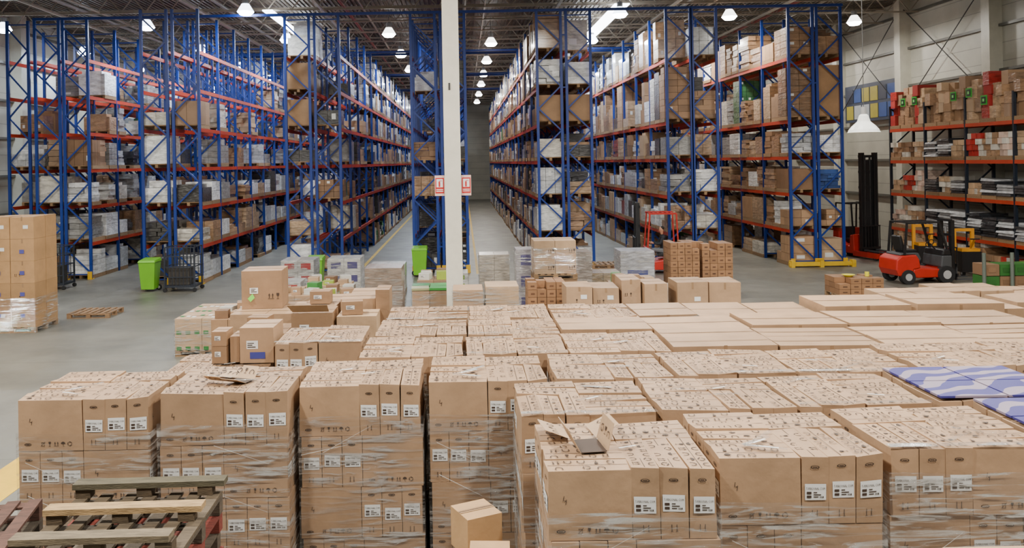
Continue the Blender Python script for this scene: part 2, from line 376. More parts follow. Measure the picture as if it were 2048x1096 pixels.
# ---------------------------------------------------------------- mid floor piles
def bx(mb,x0,x1,y0,y1,z0,z1,col=KRAFT,rz=0,lab=0,green=False,tape=True):
    col=jc(col,.09); P=mb.box(x0,x1,y0,y1,z0,z1,C_,col,rz)
    t=[P[4],P[5],P[6],P[7]]; f=[P[0],P[1],P[5],P[4]]; w=x1-x0;d=y1-y0;h=z1-z0
    if tape:
        stamp(mb,t,[rect(0,1,0,1)],0,d/2-.025,.05,C_,jc(L(148,117,84)),sx=w,off=.003); stamp(mb,t,[rect(0,1,0,1)],0,d/2-.003,.005,I_,sx=w,off=.005)
    if lab&1: stamp(mb,f,[rect(0,1,0,1)],w*.2,h*.4,min(.1,h*.3),B_,sx=min(.14,w*.4)); stamp(mb,f,[rect(0,1,0,.2),rect(0,.6,.4,.6),rect(0,.8,.8,.95)],w*.23,h*.44,min(.06,h*.2),sx=min(.1,w*.3),off=.006)
    if lab&2: stamp(mb,f,G_up,w*.65,h*.25,min(.1,h*.3)); stamp(mb,f,G_glass,w*.82,h*.25,min(.1,h*.3))
    if lab&4: stamp(mb,f,[rect(0,1,0,1)],w*.3,h*.12,.08,P_,L(60,65,140),sx=w*.45,off=.005)
    return P
mb=MB()
pallet(mb,-3.85,-2.7,13.5,14.7,0)
for k in range(3):
    for i in range(2): bx(mb,-3.85+i*.58,-3.85+i*.58+.57,13.5,14.1,.145+k*.545,.145+(k+1)*.545-.005,lab=R.choice([0,1,2])); bx(mb,-3.85+i*.58,-3.85+i*.58+.57,14.11,14.7,.145+k*.545,.145+(k+1)*.545-.005)
bx(mb,-3.8,-3.12,14.0,14.65,1.78,2.42,KR2,.05,lab=3); 
stamp(mb,[(-3.78,13.98,1.8),(-3.1,13.98,1.8),(-3.1,13.98,2.4),(-3.78,13.98,2.4)],[[(0,.4),(.7,1),(1,.5),(.4,0)]],.1,.1,.14,P_,L(130,225,90),sx=.12,off=.01)
mb.obj('carton_stack')
mb=MB()
bx(mb,-2.74,-2.33,10.0,10.55,1.815,2.24,KRAFT,lab=5); bx(mb,-3.08,-2.9,10.0,10.3,1.815,2.02,KR2,lab=1); bx(mb,-3.08,-2.9,10.0,10.3,2.025,2.2,KR2,lab=1); bx(mb,-2.87,-2.76,10.05,10.4,1.815,2.13,KR2)
mb.obj('carton_stack')
mb=MB(); rr=random.Random(5)
for (x,y,w,d,t) in ((-2.62,12.4,.62,.6,1.98),(-1.95,12.5,.6,.6,1.9),(-2.6,13.2,.55,.7,1.95),(-2.0,13.2,.55,.6,2.05),(-1.95,14.0,.5,.7,2.0),(-2.55,14.1,.5,.6,1.9),(-3.4,12.3,.7,.8,1.7)):
    pallet(mb,x,x+w,y,y+d,0); n=4; z=.145
    for k in range(n):
        h=(t-.145)/n; bx(mb,x,x+w,y,y+d,z,z+h-.004,rr.choice([KRAFT,KR2,KR3]),lab=rr.choice([0,1,2,3]),rz=rr.uniform(-.04,.04) if k==n-1 else 0); z+=h
bx(mb,-1.42,-1.2,13.1,13.6,.0,2.2,KR2,lab=0)
for (x,y,z) in ((-3.3,12.5,1.705),(-2.5,13.3,1.96),(-1.9,12.6,1.905)): bx(mb,x,x+.32,y,y+.3,z,z+.2,KR2,rz=rr.uniform(-.3,.3),lab=1)
mb.hexa([(-2.6,12.42,1.99),(-2.05,12.42,1.99),(-2.05,12.43,1.99),(-2.6,12.43,1.99),(-2.65,12.25,2.12),(-2.05,12.25,2.12),(-2.05,12.26,2.12),(-2.65,12.26,2.12)],C_,KR3)
mb.obj('carton_stack')
# green lettered pallet load
mb=MB(); pallet(mb,-6.5,-5.3,19,21.0,0)
for i in range(2):
    for j in range(3):
        for k in range(2):
            x0=-6.5+i*.6;y0=19+j*.66;z0=.145+k*.35
            P=bx(mb,x0+.005,x0+.595,y0,y0+.65,z0,z0+.345,KR3)
            f=[P[0],P[1],P[5],P[4]]; t=[P[4],P[5],P[6],P[7]]
            for q in range(3): stamp(mb,f,[rect(0,.7,0,1)],.03+q*.2,.0,.08,P_,L(40,120,50),sx=.16,off=.004)
            if k==1:
                for q in range(4): stamp(mb,t,[rect(0,.7,0,1)],.03+q*.14,.05+R.random()*.3,.14,P_,R.choice([L(40,120,60),L(225,225,220)]),sx=.13,off=.006)
filmshell(mb,-6.5,-5.3,19,21,.05,.83,R); mb.obj('green_print_pallet_load',None,(.05,-.7,0))
def wl(name,x,y,w,d,z0,z1,col,nx=2,nz=3,mat=W_,deco=None,film=True):
    mb=MB(); 
    if z0<.01: pallet(mb,x,x+w,y,y+d,0); z0=.145
    h=(z1-z0)/nz
    for i in range(nx):
        for k in range(nz):
            P=mb.box(x+w*i/nx+.004,x+w*(i+1)/nx-.004,y,y+d,z0+k*h,z0+(k+1)*h-.005,mat,jc(col,.12))
            if deco and R.random()<.7:
                f=[P[0],P[1],P[5],P[4]]; stamp(mb,f,[rect(0,1,0,1)],w/nx*.2,h*.25,h*.5,P_,deco,sx=w/nx*.6)
    if film: filmshell(mb,x,x+w,y,y+d,.05,z1-.02,R)
    return mb.obj(name)
DW=L(180,178,174)
wl('wrapped_pallet_load',-5.6,25.2,1.0,1.0,0,1.3,DW,deco=L(150,50,50))
wl('wrapped_pallet_load',-4.15,25,1.0,1.0,0,1.35,DW,deco=L(70,65,110))
wl('wrapped_pallet_load',-2.3,19,.85,.9,0,1.8,L(140,122,108),nx=1,nz=4)
wl('carton_pallet_load',-4.6,19.6,1.1,.9,0,1.1,KRAFT,mat=C_); wl('carton_pallet_load',-3.4,18.8,.9,.9,0,1.15,KR2,mat=C_,deco=L(205,205,200))
wl('carton_pallet_load',-4.3,22.2,1.2,.9,0,.95,KR3,mat=C_,deco=L(60,130,60))
wl('carton_pallet_load',-1.2,18.7,.8,.9,0,1.3,KRAFT,mat=C_)
# additional clutter between the block and the racks
wl('wrapped_pallet_load',-5.4,22.6,.9,.9,0,1.0,DW,nx=2,deco=L(160,60,55))
wl('wrapped_pallet_load',-3.0,26.2,1.1,.9,0,1.0,L(195,193,190),nx=2,deco=None)
wl('carton_pallet_load',-5.0,16.2,1.0,.9,0,1.2,KR2,nx=3,nz=4,mat=C_,film=False)
wl('carton_pallet_load',-2.6,21.6,.9,.8,0,1.2,KR3,nx=2,nz=4,mat=C_,film=False)
wl('wrapped_pallet_load',-.9,24.6,1.0,.9,0,.9,DW,nx=2,deco=L(120,150,60))
wl('carton_pallet_load',3.6,20.0,1.1,.9,0,1.15,KR2,nx=3,nz=4,mat=C_,film=False)
wl('wrapped_pallet_load',4.9,20.4,1.0,.9,0,1.0,DW,nx=2,nz=3)
wl('wrapped_pallet_load',2.2,25.2,1.0,.9,0,1.2,L(170,165,158),nx=2)
# loose small cartons resting on the mid-floor loads
mb=MB(); rr=random.Random(12)
for (x0,x1,y0,y1,z,n) in ((-4.6,-3.5,19.6,20.5,1.1,6),(-3.4,-2.5,18.8,19.7,1.15,5),(3.6,4.7,20.0,20.9,1.15,6),(-5.0,-4.0,16.2,17.1,1.2,6),(-1.3,-.4,22.5,23.4,1.0,5),(-4.3,-3.1,22.2,23.1,.95,6),(.0,.0,0,0,0,0)):
    nx=max(1,n//2)
    for k in range(n):
        cx=x0+(x1-x0)*((k%nx)+.5)/nx; cy=y0+(y1-y0)*(.27+.46*(k//nx)); s=rr.uniform(.11,.15)
        col=rr.choice([KR2,KR3,KRAFT,KR4,L(200,198,190),L(150,170,60),L(60,125,60)])
        bx(mb,cx-s,cx+s,cy-s,cy+s,z,z+rr.uniform(.1,.25),col,rz=rr.uniform(-.3,.3),lab=rr.choice([0,1]))
mb.obj('loose_small_cartons')
mb=MB()
for i in range(2):
    for j in range(2): mb.box(-1.22+i*.42,-1.22+i*.42+.4,18.7+j*.43,18.7+j*.43+.4,1.31,1.36,P_,R.choice([L(40,120,50),L(150,150,110),L(60,140,60)]),rz=R.uniform(-.1,.1))
mb.obj('green_carton_lids')
wl('carton_pallet_load',-.25,16.8,.62,.8,0,1.6,KRAFT,nx=1,mat=C_); wl('carton_pallet_load',.42,16.8,.68,.8,0,1.66,KR3,nx=1,mat=C_,deco=None)
wl('wrapped_pallet_load',.43,24,.88,.9,0,1.5,L(165,155,142)); wl('carton_pallet_load',-1.3,22.5,.9,.9,0,1.0,KR2,mat=C_)
wl('wrapped_pallet_load',1.38,22,.6,.8,0,1.85,L(160,155,160),nx=1,deco=L(70,65,120))
mb=MB(); pallet(mb,1.75,2.85,20.8,21.8,0)
for i in range(2):
    for k in range(3): bx(mb,1.75+i*.55,1.75+i*.55+.54,20.8,21.8,.145+k*.35,.145+(k+1)*.35-.005,KR2,lab=2)
pallet(mb,1.75,2.85,20.8,21.8,1.2)
for i in range(2):
    for k in range(2):
        bx(mb,1.77+i*.53,1.77+i*.53+.52,20.82,21.78,1.345+k*.42,1.345+k*.42+.415,KR3,lab=2)
filmshell(mb,1.77,2.83,20.82,21.78,1.25,2.0,R); mb.obj('wrapped_pallet_load')
wl('wrapped_pallet_load',2.9,22,.5,.9,0,1.75,L(150,140,132),nx=1)
def smallstack(name,x,y,w,d,z0,z1,nx,ny,nz,col):
    mb=MB(); pallet(mb,x,x+w,y,y+d,z0); z0+=.145; rr=random.Random(int(x*100))
    for i in range(nx):
        for j in range(ny):
            n=nz-rr.choice([0,0,0,1])
            for k in range(n):
                h=(z1-z0)/nz; P=mb.box(x+w*i/nx+.006,x+w*(i+1)/nx-.006,y+d*j/ny+.006,y+d*(j+1)/ny-.006,z0+k*h,z0+(k+1)*h-.008,C_,jc(col,.15),rz=rr.uniform(-.03,.03))
                if j==0: stamp(mb,[P[0],P[1],P[5],P[4]],[rect(0,1,0,1)],w/nx*.3,h*.35,h*.2,C_,jc(L(90,60,40),.2),sx=w/nx*.4)
    return mb.obj(name)
SB=L(142,104,72)
smallstack('small_carton_stack',1.4,18.4,.85,.8,0,1.5,4,3,8,SB)
smallstack('small_carton_stack',6.0,24,.85,.9,0,1.75,4,3,9,SB); smallstack('small_carton_stack',6.95,24.1,.9,.9,0,1.7,4,3,8,SB)
smallstack('small_carton_stack',10.9,24,1.3,1.0,0,.62,4,3,3,SB)
mb=MB(); mb.cyl((11.35,24.4,.62),(11.35,24.4,.68),.1,P_,L(225,215,40),14,.19); mb.cyl((11.9,24.4,.62),(11.9,24.4,.75),.06,P_,L(225,215,40),12); mb.obj('yellow_hard_hat')
pl(2.12,17.3,.56,.8,1.55,nx=1,nz=3); pl(2.7,17.4,.56,.8,1.5,nx=1,nz=3); pl(3.32,17.5,.42,.8,1.65,nx=1,nz=3); pl(3.76,17.3,.5,.8,1.58,nx=1,nz=2)
pl(4.45,17.3,.66,.8,1.6,nx=1,nz=2); pl(5.13,17.35,.68,.8,1.58,nx=1,nz=2)
wl('wrapped_pallet_load',4.6,24.3,1.0,1.0,0,1.5,L(180,180,186),nx=1,deco=L(60,70,130)); wl('wrapped_pallet_load',3.3,22.6,1.0,.9,0,1.1,L(150,132,108))
def pstack(name,x,y,n,w=1.2,d=1.0,z=0,col=L(140,110,80),jit=.03,rz=0):
    mb=MB()
    for k in range(n):
        dx=R.uniform(-jit,jit); pallet(mb,dx,w+dx,0,d,z+k*.146,jc(col,.15))
    return mb.obj(name,None,(x,y,0),rz)
pstack('wooden_pallet_stack',4.4,28.5,4); pstack('wooden_pallet_stack',2.4,18.9,8,1.1,.9,col=L(90,74,58))
# tall wrapped pallet left
mb=plain_load(77,W=1.25,D=1.2,H=3.0,nx=2,ny=2,nz=5,film=False,col=L(172,134,92)); filmshell(mb,0,1.25,0,1.2,.02,.9,R)
for k in range(4):
    for i in range(2):
        stamp(mb,[(i*.62,0,.2+k*.55),(i*.62+.6,0,.2+k*.55),(i*.62+.6,0,.7+k*.55),(i*.62,0,.7+k*.55)],[rect(0,1,0,1)],.25,.2,.1,P_,L(80,80,150),sx=.12,off=.01)
mb.obj('tall_wrapped_pallet_load',None,(-12.35,21.3,0))
pstack('wooden_pallet_stack',-11.2,23.2,1,1.2,1.0)
# ---------------------------------------------------------------- wooden pallets bottom left
mb=MB(); n=10; 
for k in range(n):
    c=R.choice([L(92,78,60),L(78,68,56),L(100,78,54),L(112,48,38)]); dx=R.uniform(-.05,.05); pallet(mb,dx,1.2+dx,R.uniform(-.02,.02),1.1,k*.146,c)
z=n*.146
for k in (0,1,2.2,3.1,4.2,5.1,6): mb.box(k*.18,k*.18+.1,0,1.1,z+.002,z+.024,D_,jc(L(80,68,52),.25))
for k,(yy,c,xe) in enumerate(((0,L(108,96,76),1.1),(.5,L(160,132,92),1.18),(1.0,L(80,74,56),1.22))):
    for q in range(3): mb.box(q*.5,q*.5+.12,yy,yy+.1,z+.024,z+.1,D_,jc(L(80,66,48),.2))
    mb.box(-.02,xe,yy-.01,yy+.12,z+.1,z+.145,D_,c,rz=R.uniform(-.01,.01))
mb.obj('wooden_pallet_stack',None,(-3.22,5.8,.0),.02,bevel=0)
mb=MB()
for k in range(10): pallet(mb,0,1.1,0,1.2,k*.146,R.choice([L(88,74,56),L(76,50,40),L(70,62,52)]))
mb.obj('wooden_pallet_stack',None,(-4.4,5.5,0),.2)
# small cartons beside the pallets
mb=MB(); bx(mb,-.1,.26,5.95,6.35,0,.62,KR2); bx(mb,-.1,.26,5.95,6.35,.625,1.22,KR2); bx(mb,-.09,.2,6.2,6.5,1.23,1.53,L(176,140,98),.45,lab=0)
bx(mb,.0,.3,5.5,5.9,0,.8,KR2); bx(mb,.0,.3,5.5,5.9,.81,1.3,KR2); bx(mb,.0,.28,5.6,5.88,1.31,1.5,L(176,140,98),-.05); mb.obj('small_carton_stack')
# ---------------------------------------------------------------- racks
PAL=[L(164,131,100),L(148,115,86),L(178,150,120),L(126,96,70),L(152,122,96)]
PALW=[L(220,221,220),L(182,184,187),L(145,144,142),L(200,195,184),L(232,233,235)]
def goods(mb,x0,x1,y0,y1,z,hmax,rr,white=.3,near=True,dark=0.0):
    w=x1-x0;d=y1-y0; pallet(mb,x0,x1,y0,y1,z,near=False,rr=rr); z+=.145; hmax-=.145
    t=rr.random(); h=hmax*rr.uniform(.42,1.0)
    if rr.random()<white: base=rr.choice(PALW); mt=W_
    else: base=rr.choice(PAL); mt=C_ if rr.random()<.5 else W_
    if rr.random()<.03: base=rr.choice([L(50,80,140),L(60,110,70),L(140,50,45),L(50,50,55)])
    if rr.random()<dark: base=L(60,58,57); mt=W_
    if t<.55:
        nx=rr.choice([1,2,3]); ny=rr.choice([2,2,3]) if near else rr.choice([1,2]); nz=max(1,int(h/rr.choice([.16,.22,.3,.45]))); 
        if not near: nz=min(nz,4)
        for i in range(nx):
            for j in range(ny):
                k1=nz-(rr.choice([1,2]) if rr.random()<.25 and nz>2 else 0)
                for k in range(k1):
                    mb.box(x0+w*i/nx+.006,x0+w*(i+1)/nx-.006,y0+d*j/ny+.006,y0+d*(j+1)/ny-.006,z+h*k/nz,z+h*(k+1)/nz-.01,mt,jc(base,.2,rr))
                    if near and rr.random()<.2:
                        zz=z+h*(k+.35)/nz; mb.box(x0+w*(i+.3)/nx,x0+w*(i+.6)/nx,y0+d*j/ny-.001,y0+d*j/ny+.004,zz,zz+h/nz*.4,B_)
    elif t<.7:
        mb.box(x0,x1,y0,y1,z,z+h,mt,jc(base,.1,rr))
        mb.box(x0+.1,x1-.15,y0+.08,y1-.1,z+h,z+min(hmax,h+.12),mt,jc(base,.15,rr))
    else:
        zz=z
        while zz<z+h*.85:
            hh=rr.uniform(.06,.24); e=rr.uniform(0,.14); 
            xs=sorted([x0+e*.5,x0+w*rr.uniform(.3,.7),x1-rr.uniform(0,.1)])
            for q in range(2): mb.box(xs[q],xs[q+1]-.01,y0+rr.uniform(0,.15),y1-rr.uniform(0,.15),zz,zz+hh*(1 if q else .95),mt,jc(base,.3,rr),rz=rr.uniform(-.05,.05))
            zz+=hh+.005
def frame(mb,xa,xb,y,ht,col=BLUE,p=.1):
    for x in (xa+p/2,xb-p/2): mb.box(x-p/2,x+p/2,y-.04,y+.04,0,ht,P_,col)
    z=.25; s=0; step=.85
    mb.tube((xa+p,y,.18),(xb-p,y,.18),.045,P_,col)
    while z+step<ht:
        a,b=(xa+p*.8,xb-p*.8) if s else (xb-p*.8,xa+p*.8)
        mb.tube((a,y,z),(b,y,z+step),.045,P_,col,h=.055); z+=step; s=1-s
    mb.tube((xa+p,y,ht-.15),(xb-p,y,ht-.15),.045,P_,col)
def rack(x0,x1,y0,yend,levels,prob,white,seed,ht=9.9,bay=2.75,frontprob=None,sides=None,fb=2,dark=0.0,extra=()):
    rr=random.Random(seed); e=empty('pallet_rack',(x0,y0,0))
    W=x1-x0
    sd_=sides or ([(0,1.02),(W-1.02,W)] if W>1.5 else [(0,W)])
    n=int((yend-y0)/bay); mb=MB(); mo=MB(); mg=MB()
    for i in range(n+1):
        for (a,b) in sd_: frame(mb,a,b,i*bay,ht,jc(BLUE,.15,rr))
        if len(sd_)>1:
            for z in (1,4,7,9): mb.tube((sd_[0][1],i*bay,z),(sd_[1][0],i*bay,z),.05,P_,BLUE)
    for i in range(n):
        ya=i*bay+.04; yb=(i+1)*bay-.04
        for si,(a,b) in enumerate(sd_):
            for lz in levels:
                for x in (a+.03,b-.03): mo.box(x-.03,x+.03,ya,yb,lz-.13,lz,P_,jc(ORANGE,.12,rr))
            lv=[0]+levels
            for li,z in enumerate(lv):
                top=(lv[li+1]-.18) if li+1<len(lv) else min(ht+.4,z+1.7)
                hm=top-z-.06
                pp=prob[li] if i>=fb or frontprob is None else frontprob[li]
                k=rr.choice([2,3,3]) if bay>2.4 else 2; wd=(bay-.16)/k
                if (i,si,li) in extra:
                    mg.box(a+.05,b-.05,ya+.1,ya+1.15,z+.15,z+hm*.97,C_,L(158,122,86)); pallet(mg,a+.02,b-.02,ya+.06,ya+1.2,z+.003,near=False,rr=rr); mg.box(a+.05,b-.05,ya+1.3,yb-.1,z+.01,z+hm*.6,C_,L(120,96,72)); continue
                for q in range(k):
                    if rr.random()<pp:
                        s=rr.uniform(.0,.08)
                        goods(mg,a+.02-rr.uniform(0,.08),b-.02+rr.uniform(0,.05),ya+.04+q*wd+s,ya+.04+(q+1)*wd-.04,z+.003,hm,rr,white,near=i<9,dark=dark)
    mb.obj('upright_frames',e); mo.obj('load_beams',e); mg.obj('stored_goods',e)
    mf=MB()
    for (a,b) in sd_:
        for x in (a+.05,b-.05): mf.box(x-.09,x+.09,-.1,.1,0,.03,P_,L(215,170,30)); mf.box(x-.08,x+.08,-.14,-.09,0,.3,P_,L(215,170,30))
    mf.obj('foot_guards',e)
    return e
LV=[1.4,2.8,4.2,5.6,7.0,8.4]; YE=88
rack(-17.35,-16.45,31.5,60,LV,[.8,.9,.9,.6,.3,.2,.0],.5,1)
rack(-16.3,-14.2,31.5,YE,LV,[.88,.92,.92,.8,.55,.4,.1],.62,2,frontprob=[.5,.85,.8,.7,.4,.15,0],fb=2,bay=2.5,dark=.1)
rack(-11.55,-9.4,29.7,YE,LV,[.88,.92,.92,.85,.65,.5,.2],.62,3,frontprob=[.6,.9,.9,.55,.2,.1,0],fb=5,dark=.14,bay=2.35)
rack(-6.75,-4.6,31.5,YE,LV,[.9,.95,.95,.95,.95,.95,.8],.45,4,frontprob=[.35,.35,.35,.4,.45,.3,.1],fb=4,dark=.25,extra=((0,0,4),(0,0,5)))
rack(-1.95,.2,31.5,YE,LV,[.3,.25,.2,.2,.2,.15,.05],.3,5,dark=.6,bay=1.4)
rack(2.86,5.0,31.5,YE,LV,[.9,.97,.97,.97,.97,.97,.9],.5,6,dark=.15,extra=((0,0,4),(0,1,4)))
LV2=[1.4,2.8,4.2,5.6,8.0]
rack(7.75,9.75,31.3,YE,LV2,[.9,.97,.97,.97,.97,.95],.42,8,frontprob=[.6,.9,.95,.9,.85,.8],fb=1,dark=.06)
rack(12.5,14.6,31.6,YE,LV2,[.97,.99,.99,.99,.99,.97],.38,9,extra=((0,1,4),),dark=.03)
# ties across the aisles
mb=MB()
for y in (31.5,42.5,53.5,64.5): 
    mb.box(-16.3,14.6,y-.05,y+.05,9.9,10.0,P_,BLUE)
    if y>32:
        mb.box(-16.3,14.6,y+.9,y+1.0,9.9,10.0,P_,BLUE)
mb.obj('rack_top_tie_beams')
mb=MB()
mb.box(12.3,14.8,31.15,31.3,.05,.2,P_,L(215,175,35)); 
for x in (12.4,13.5,14.7): mb.box(x-.07,x+.07,31.1,31.35,0,.26,P_,L(215,175,35))
mb.obj('rack_end_guard_rail')
# side rack by right wall
e=empty('side_wall_rack',(18.7,22.6,0)); mb=MB(); mo=MB(); mg=MB(); LVH=[1.07,2.55,3.95,5.3]; rr=random.Random(33)
for i in range(6):
    frame(mb,0,1.1,i*2.7,6.3,L(28,36,48))
DK=L(180,62,34)
for i in range(5):
    for lz in LVH:
        for x in (.03,1.07): mo.box(x-.03,x+.03,i*2.7+.04,(i+1)*2.7-.04,lz-.13,lz,P_,DK)
    for li,z in enumerate([0]+LVH):
        for q in range(3):
            ya=i*2.7+.1+q*.87; yb=ya+.8
            pallet(mg,0,1.0,ya,yb,z,near=False)
            if (li in (1,2) and i<4 and rr.random()<.8) or (li==3 and i==3 and q>0):   # stacks of silver and black sacks
                zz=z+.145; top=z+rr.uniform(.5,1.0); dk=rr.random()<.3
                while zz<top:
                    c=jc(L(42,44,48) if dk or rr.random()<.4 else rr.choice([L(195,197,200),L(155,157,160)]),.1,rr); h=.085; wv=rr.uniform(-.03,.03); ex=rr.uniform(-.08,.02)
                    mg.hexa([(ex,ya,zz),(1.0,ya,zz),(1.0,yb,zz),(ex,yb,zz),(ex+.02,ya+.02,zz+h+wv),(1.0,ya,zz+h),(1.0,yb,zz+h),(ex+.02,yb-.02,zz+h-wv)],W_,c); zz+=.1
            elif li==4:
                for j in range(2):
                    zz=z+.145; cc=rr.choice([PAL[0],PAL[1],PAL[2],PAL[0],L(170,45,40),L(195,195,192),L(100,140,170),L(60,95,150)] if i<2 else [PAL[0],PAL[1],PAL[2],PAL[4],PAL[0],PAL[1],L(160,45,40)])
                    hh=z+rr.uniform(1.0,1.65)
                    while zz<hh:
                        s=rr.uniform(.25,.5); e2=rr.uniform(0,.25); mg.box(e2,.9,ya+j*.4+rr.uniform(-.03,.03),ya+j*.4+.38,zz,zz+s-.01,rr.choice([C_,W_]),jc(cc,.2,rr),rz=rr.uniform(-.12,.12)); zz+=s
                if rr.random()<.5:
                    yc=ya+.3; zc=z+rr.uniform(.6,1.0)
                    mg.box(-.07,-.05,yc,yc+.34,zc,zc+.34,P_,L(45,165,55)); mg.box(-.08,-.07,yc+.05,yc+.29,zc+.05,zc+.29,P_,L(16,40,24)); mg.box(-.085,-.08,yc+.12,yc+.22,zc+.12,zc+.22,P_,L(130,210,120))
            else:
                zz=z+.145
                cc=rr.choice([PAL[0],PAL[1],L(180,50,42),PAL[3],PAL[2],L(200,175,160)])
                for k in range(rr.choice([2,3,4])):
                    for j in range(3): mg.box(rr.uniform(0,.15),.95,ya+j*.27,ya+j*.27+.25,zz,zz+.2,rr.choice([C_,C_,W_]),jc(rr.choice([cc,cc,cc,L(200,195,185)]),.2,rr),rz=rr.uniform(-.05,.05))
                    zz+=.21
mb.obj('upright_frames',e); mo.obj('load_beams',e); mg.obj('stored_goods',e)
# ---------------------------------------------------------------- room shell
def floor_mat():
    m,nt,b=nmat('concrete_floor'); tc=N(nt,'ShaderNodeTexCoord')
    n=N(nt,'ShaderNodeTexNoise',Scale=.35,Detail=8.0,Roughness=.65); nt.links.new(tc.outputs['Object'],n.inputs['Vector'])
    cr=N(nt,'ShaderNodeValToRGB'); e=cr.color_ramp.elements; e[0].position=.3; e[0].color=(*L(92,91,84),1); e[1].position=.7; e[1].color=(*L(128,125,115),1)
    nt.links.new(n.outputs['Fac'],cr.inputs[0])
    br=N(nt,'ShaderNodeTexBrick',Scale=1.0); br.offset=0
    br.inputs['Color1'].default_value=(1,1,1,1);br.inputs['Color2'].default_value=(.97,.97,.97,1);br.inputs['Mortar'].default_value=(.6,.6,.6,1)
    br.inputs['Brick Width'].default_value=6; br.inputs['Row Height'].default_value=6; br.inputs['Mortar Size'].default_value=.012
    nt.links.new(tc.outputs['Object'],br.inputs['Vector'])
    mx=N(nt,'ShaderNodeMixRGB'); mx.blend_type='MULTIPLY'; mx.inputs[0].default_value=1; nt.links.new(cr.outputs[0],mx.inputs[1]); nt.links.new(br.outputs['Color'],mx.inputs[2])
    nt.links.new(mx.outputs[0],b.inputs['Base Color'])
    n2=N(nt,'ShaderNodeTexNoise',Scale=1.5,Detail=6.0); nt.links.new(tc.outputs['Object'],n2.inputs['Vector'])
    mr=N(nt,'ShaderNodeMapRange'); mr.inputs[3].default_value=.28; mr.inputs[4].default_value=.55; nt.links.new(n2.outputs['Fac'],mr.inputs[0]); nt.links.new(mr.outputs[0],b.inputs['Roughness'])
    return m
def single(name,mat,x0,x1,y0,y1,z0,z1):
    mb=MB(); mb.box(x0,x1,y0,y1,z0,z1,0); me=mb.mesh(name,[mat]); return put(me,name)
single('floor',floor_mat(),-21,21,-8,93,-.2,0)
YEL=simple('yellow_floor_paint',L(210,170,35),.5,vary=.12,vscale=3)
single('trim_floor_line',YEL,-6.57,-5.94,3,16,0,.004); single('trim_floor_line',YEL,-4.2,-4.06,28,88,0,.004)
single('trim_floor_line',YEL,.45,.55,31,88,0,.004)
def wall_mat():
    m,nt,b=nmat('metal_wall_panel'); tc=N(nt,'ShaderNodeTexCoord')
    w=N(nt,'ShaderNodeTexWave',Scale=.45); w.bands_direction='Z'; w.wave_profile='SAW'; nt.links.new(tc.outputs['Object'],w.inputs['Vector'])
    cr=N(nt,'ShaderNodeValToRGB'); e=cr.color_ramp.elements; e[0].position=0; e[0].color=(.2,.2,.18,1); e[1].position=.06; e[1].color=(*L(181,180,168),1)
    nt.links.new(w.outputs['Fac'],cr.inputs[0])
    n=N(nt,'ShaderNodeTexNoise',Scale=.8,Detail=5.0); nt.links.new(tc.outputs['Object'],n.inputs['Vector'])
    mr=N(nt,'ShaderNodeMapRange'); mr.inputs[3].default_value=.6; mr.inputs[4].default_value=1.15; nt.links.new(n.outputs['Fac'],mr.inputs[0])
    mx=N(nt,'ShaderNodeVectorMath',operation='SCALE'); nt.links.new(cr.outputs[0],mx.inputs[0]); nt.links.new(mr.outputs[0],mx.inputs['Scale']); nt.links.new(mx.outputs[0],b.inputs['Base Color'])
    bp=N(nt,'ShaderNodeBump',Strength=.6,Distance=.05); nt.links.new(n.outputs['Fac'],bp.inputs['Height']); nt.links.new(bp.outputs[0],b.inputs['Normal'])
    b.inputs['Roughness'].default_value=.4; return m
WM=wall_mat()
single('wall_right',WM,20.6,20.8,-8,93,0,11.4); single('wall_left',WM,-20.8,-20.6,-8,93,0,11.4); single('wall_back',WM,-20.6,20.6,92.8,93,0,11.4)
CEILM=simple('roof_deck',L(88,80,70),.5,vary=.45,vscale=1.6,bump=.4,bscale=5)
mb=MB()
mb.box(-20.8,20.8,-8,93,11.4,11.5,0)
for k in range(208): x=-20.7+k*.2; mb.box(x,x+.1,12,92.8,11.34,11.4,0)
put(mb.mesh('ceiling',[CEILM]),'ceiling')
STD=L(150,142,128)
mb=MB()
for i in range(25):
    y=18.6+i*3.05
    for z in (10.55,11.2): mb.box(-20.5,20.5,y-.04,y+.04,z,z+.07,P_,STD)
    x=-20.4; s=0
    while x<20.2:
        mb.tube((x,y,10.6 if s else 11.2),(x+.5,y,11.2 if s else 10.6),.04,P_,STD); x+=.5; s=1-s
for x in (-16.4,-10.5,-5.6,-.6,4.0,8.8,13.5): 
    mb.box(x-.06,x+.06,18,92.5,10.48,10.56,P_,STD); mb.box(x+1.6,x+1.66,18,92.5,10.58,10.64,P_,L(160,152,138)); mb.cyl((x+.8,18,10.75),(x+.8,92.5,10.75),.07,P_,L(140,58,48) if int(x)%2 else L(150,150,145),8)
mb.obj('roof_trusses')
# wall columns, girts, bracing
mb=MB(); WC=L(192,190,176)
for k in range(14):
    y=6.0+k*6.4
    mb.box(20.1,20.6,y-.25,y+.25,0,11.3,P_,WC); mb.box(-20.6,-20.1,y-.25,y+.25,0,11.3,P_,WC)
for z in (2.2,3.9,5.6,7.3,9.0,10.6):
    mb.box(20.45,20.6,0,92.5,z,z+.1,P_,L(90,90,84)); mb.box(-20.6,-20.45,0,92.5,z,z+.1,P_,L(90,90,84))
for (a,b) in ((31.6,38),(38,44.4)):
    mb.tube((20.3,a,6.2),(20.3,b,11),.03,P_,L(40,40,40)); mb.tube((20.3,a,11),(20.3,b,6.2),.03,P_,L(40,40,40))
mb.obj('wall_columns')
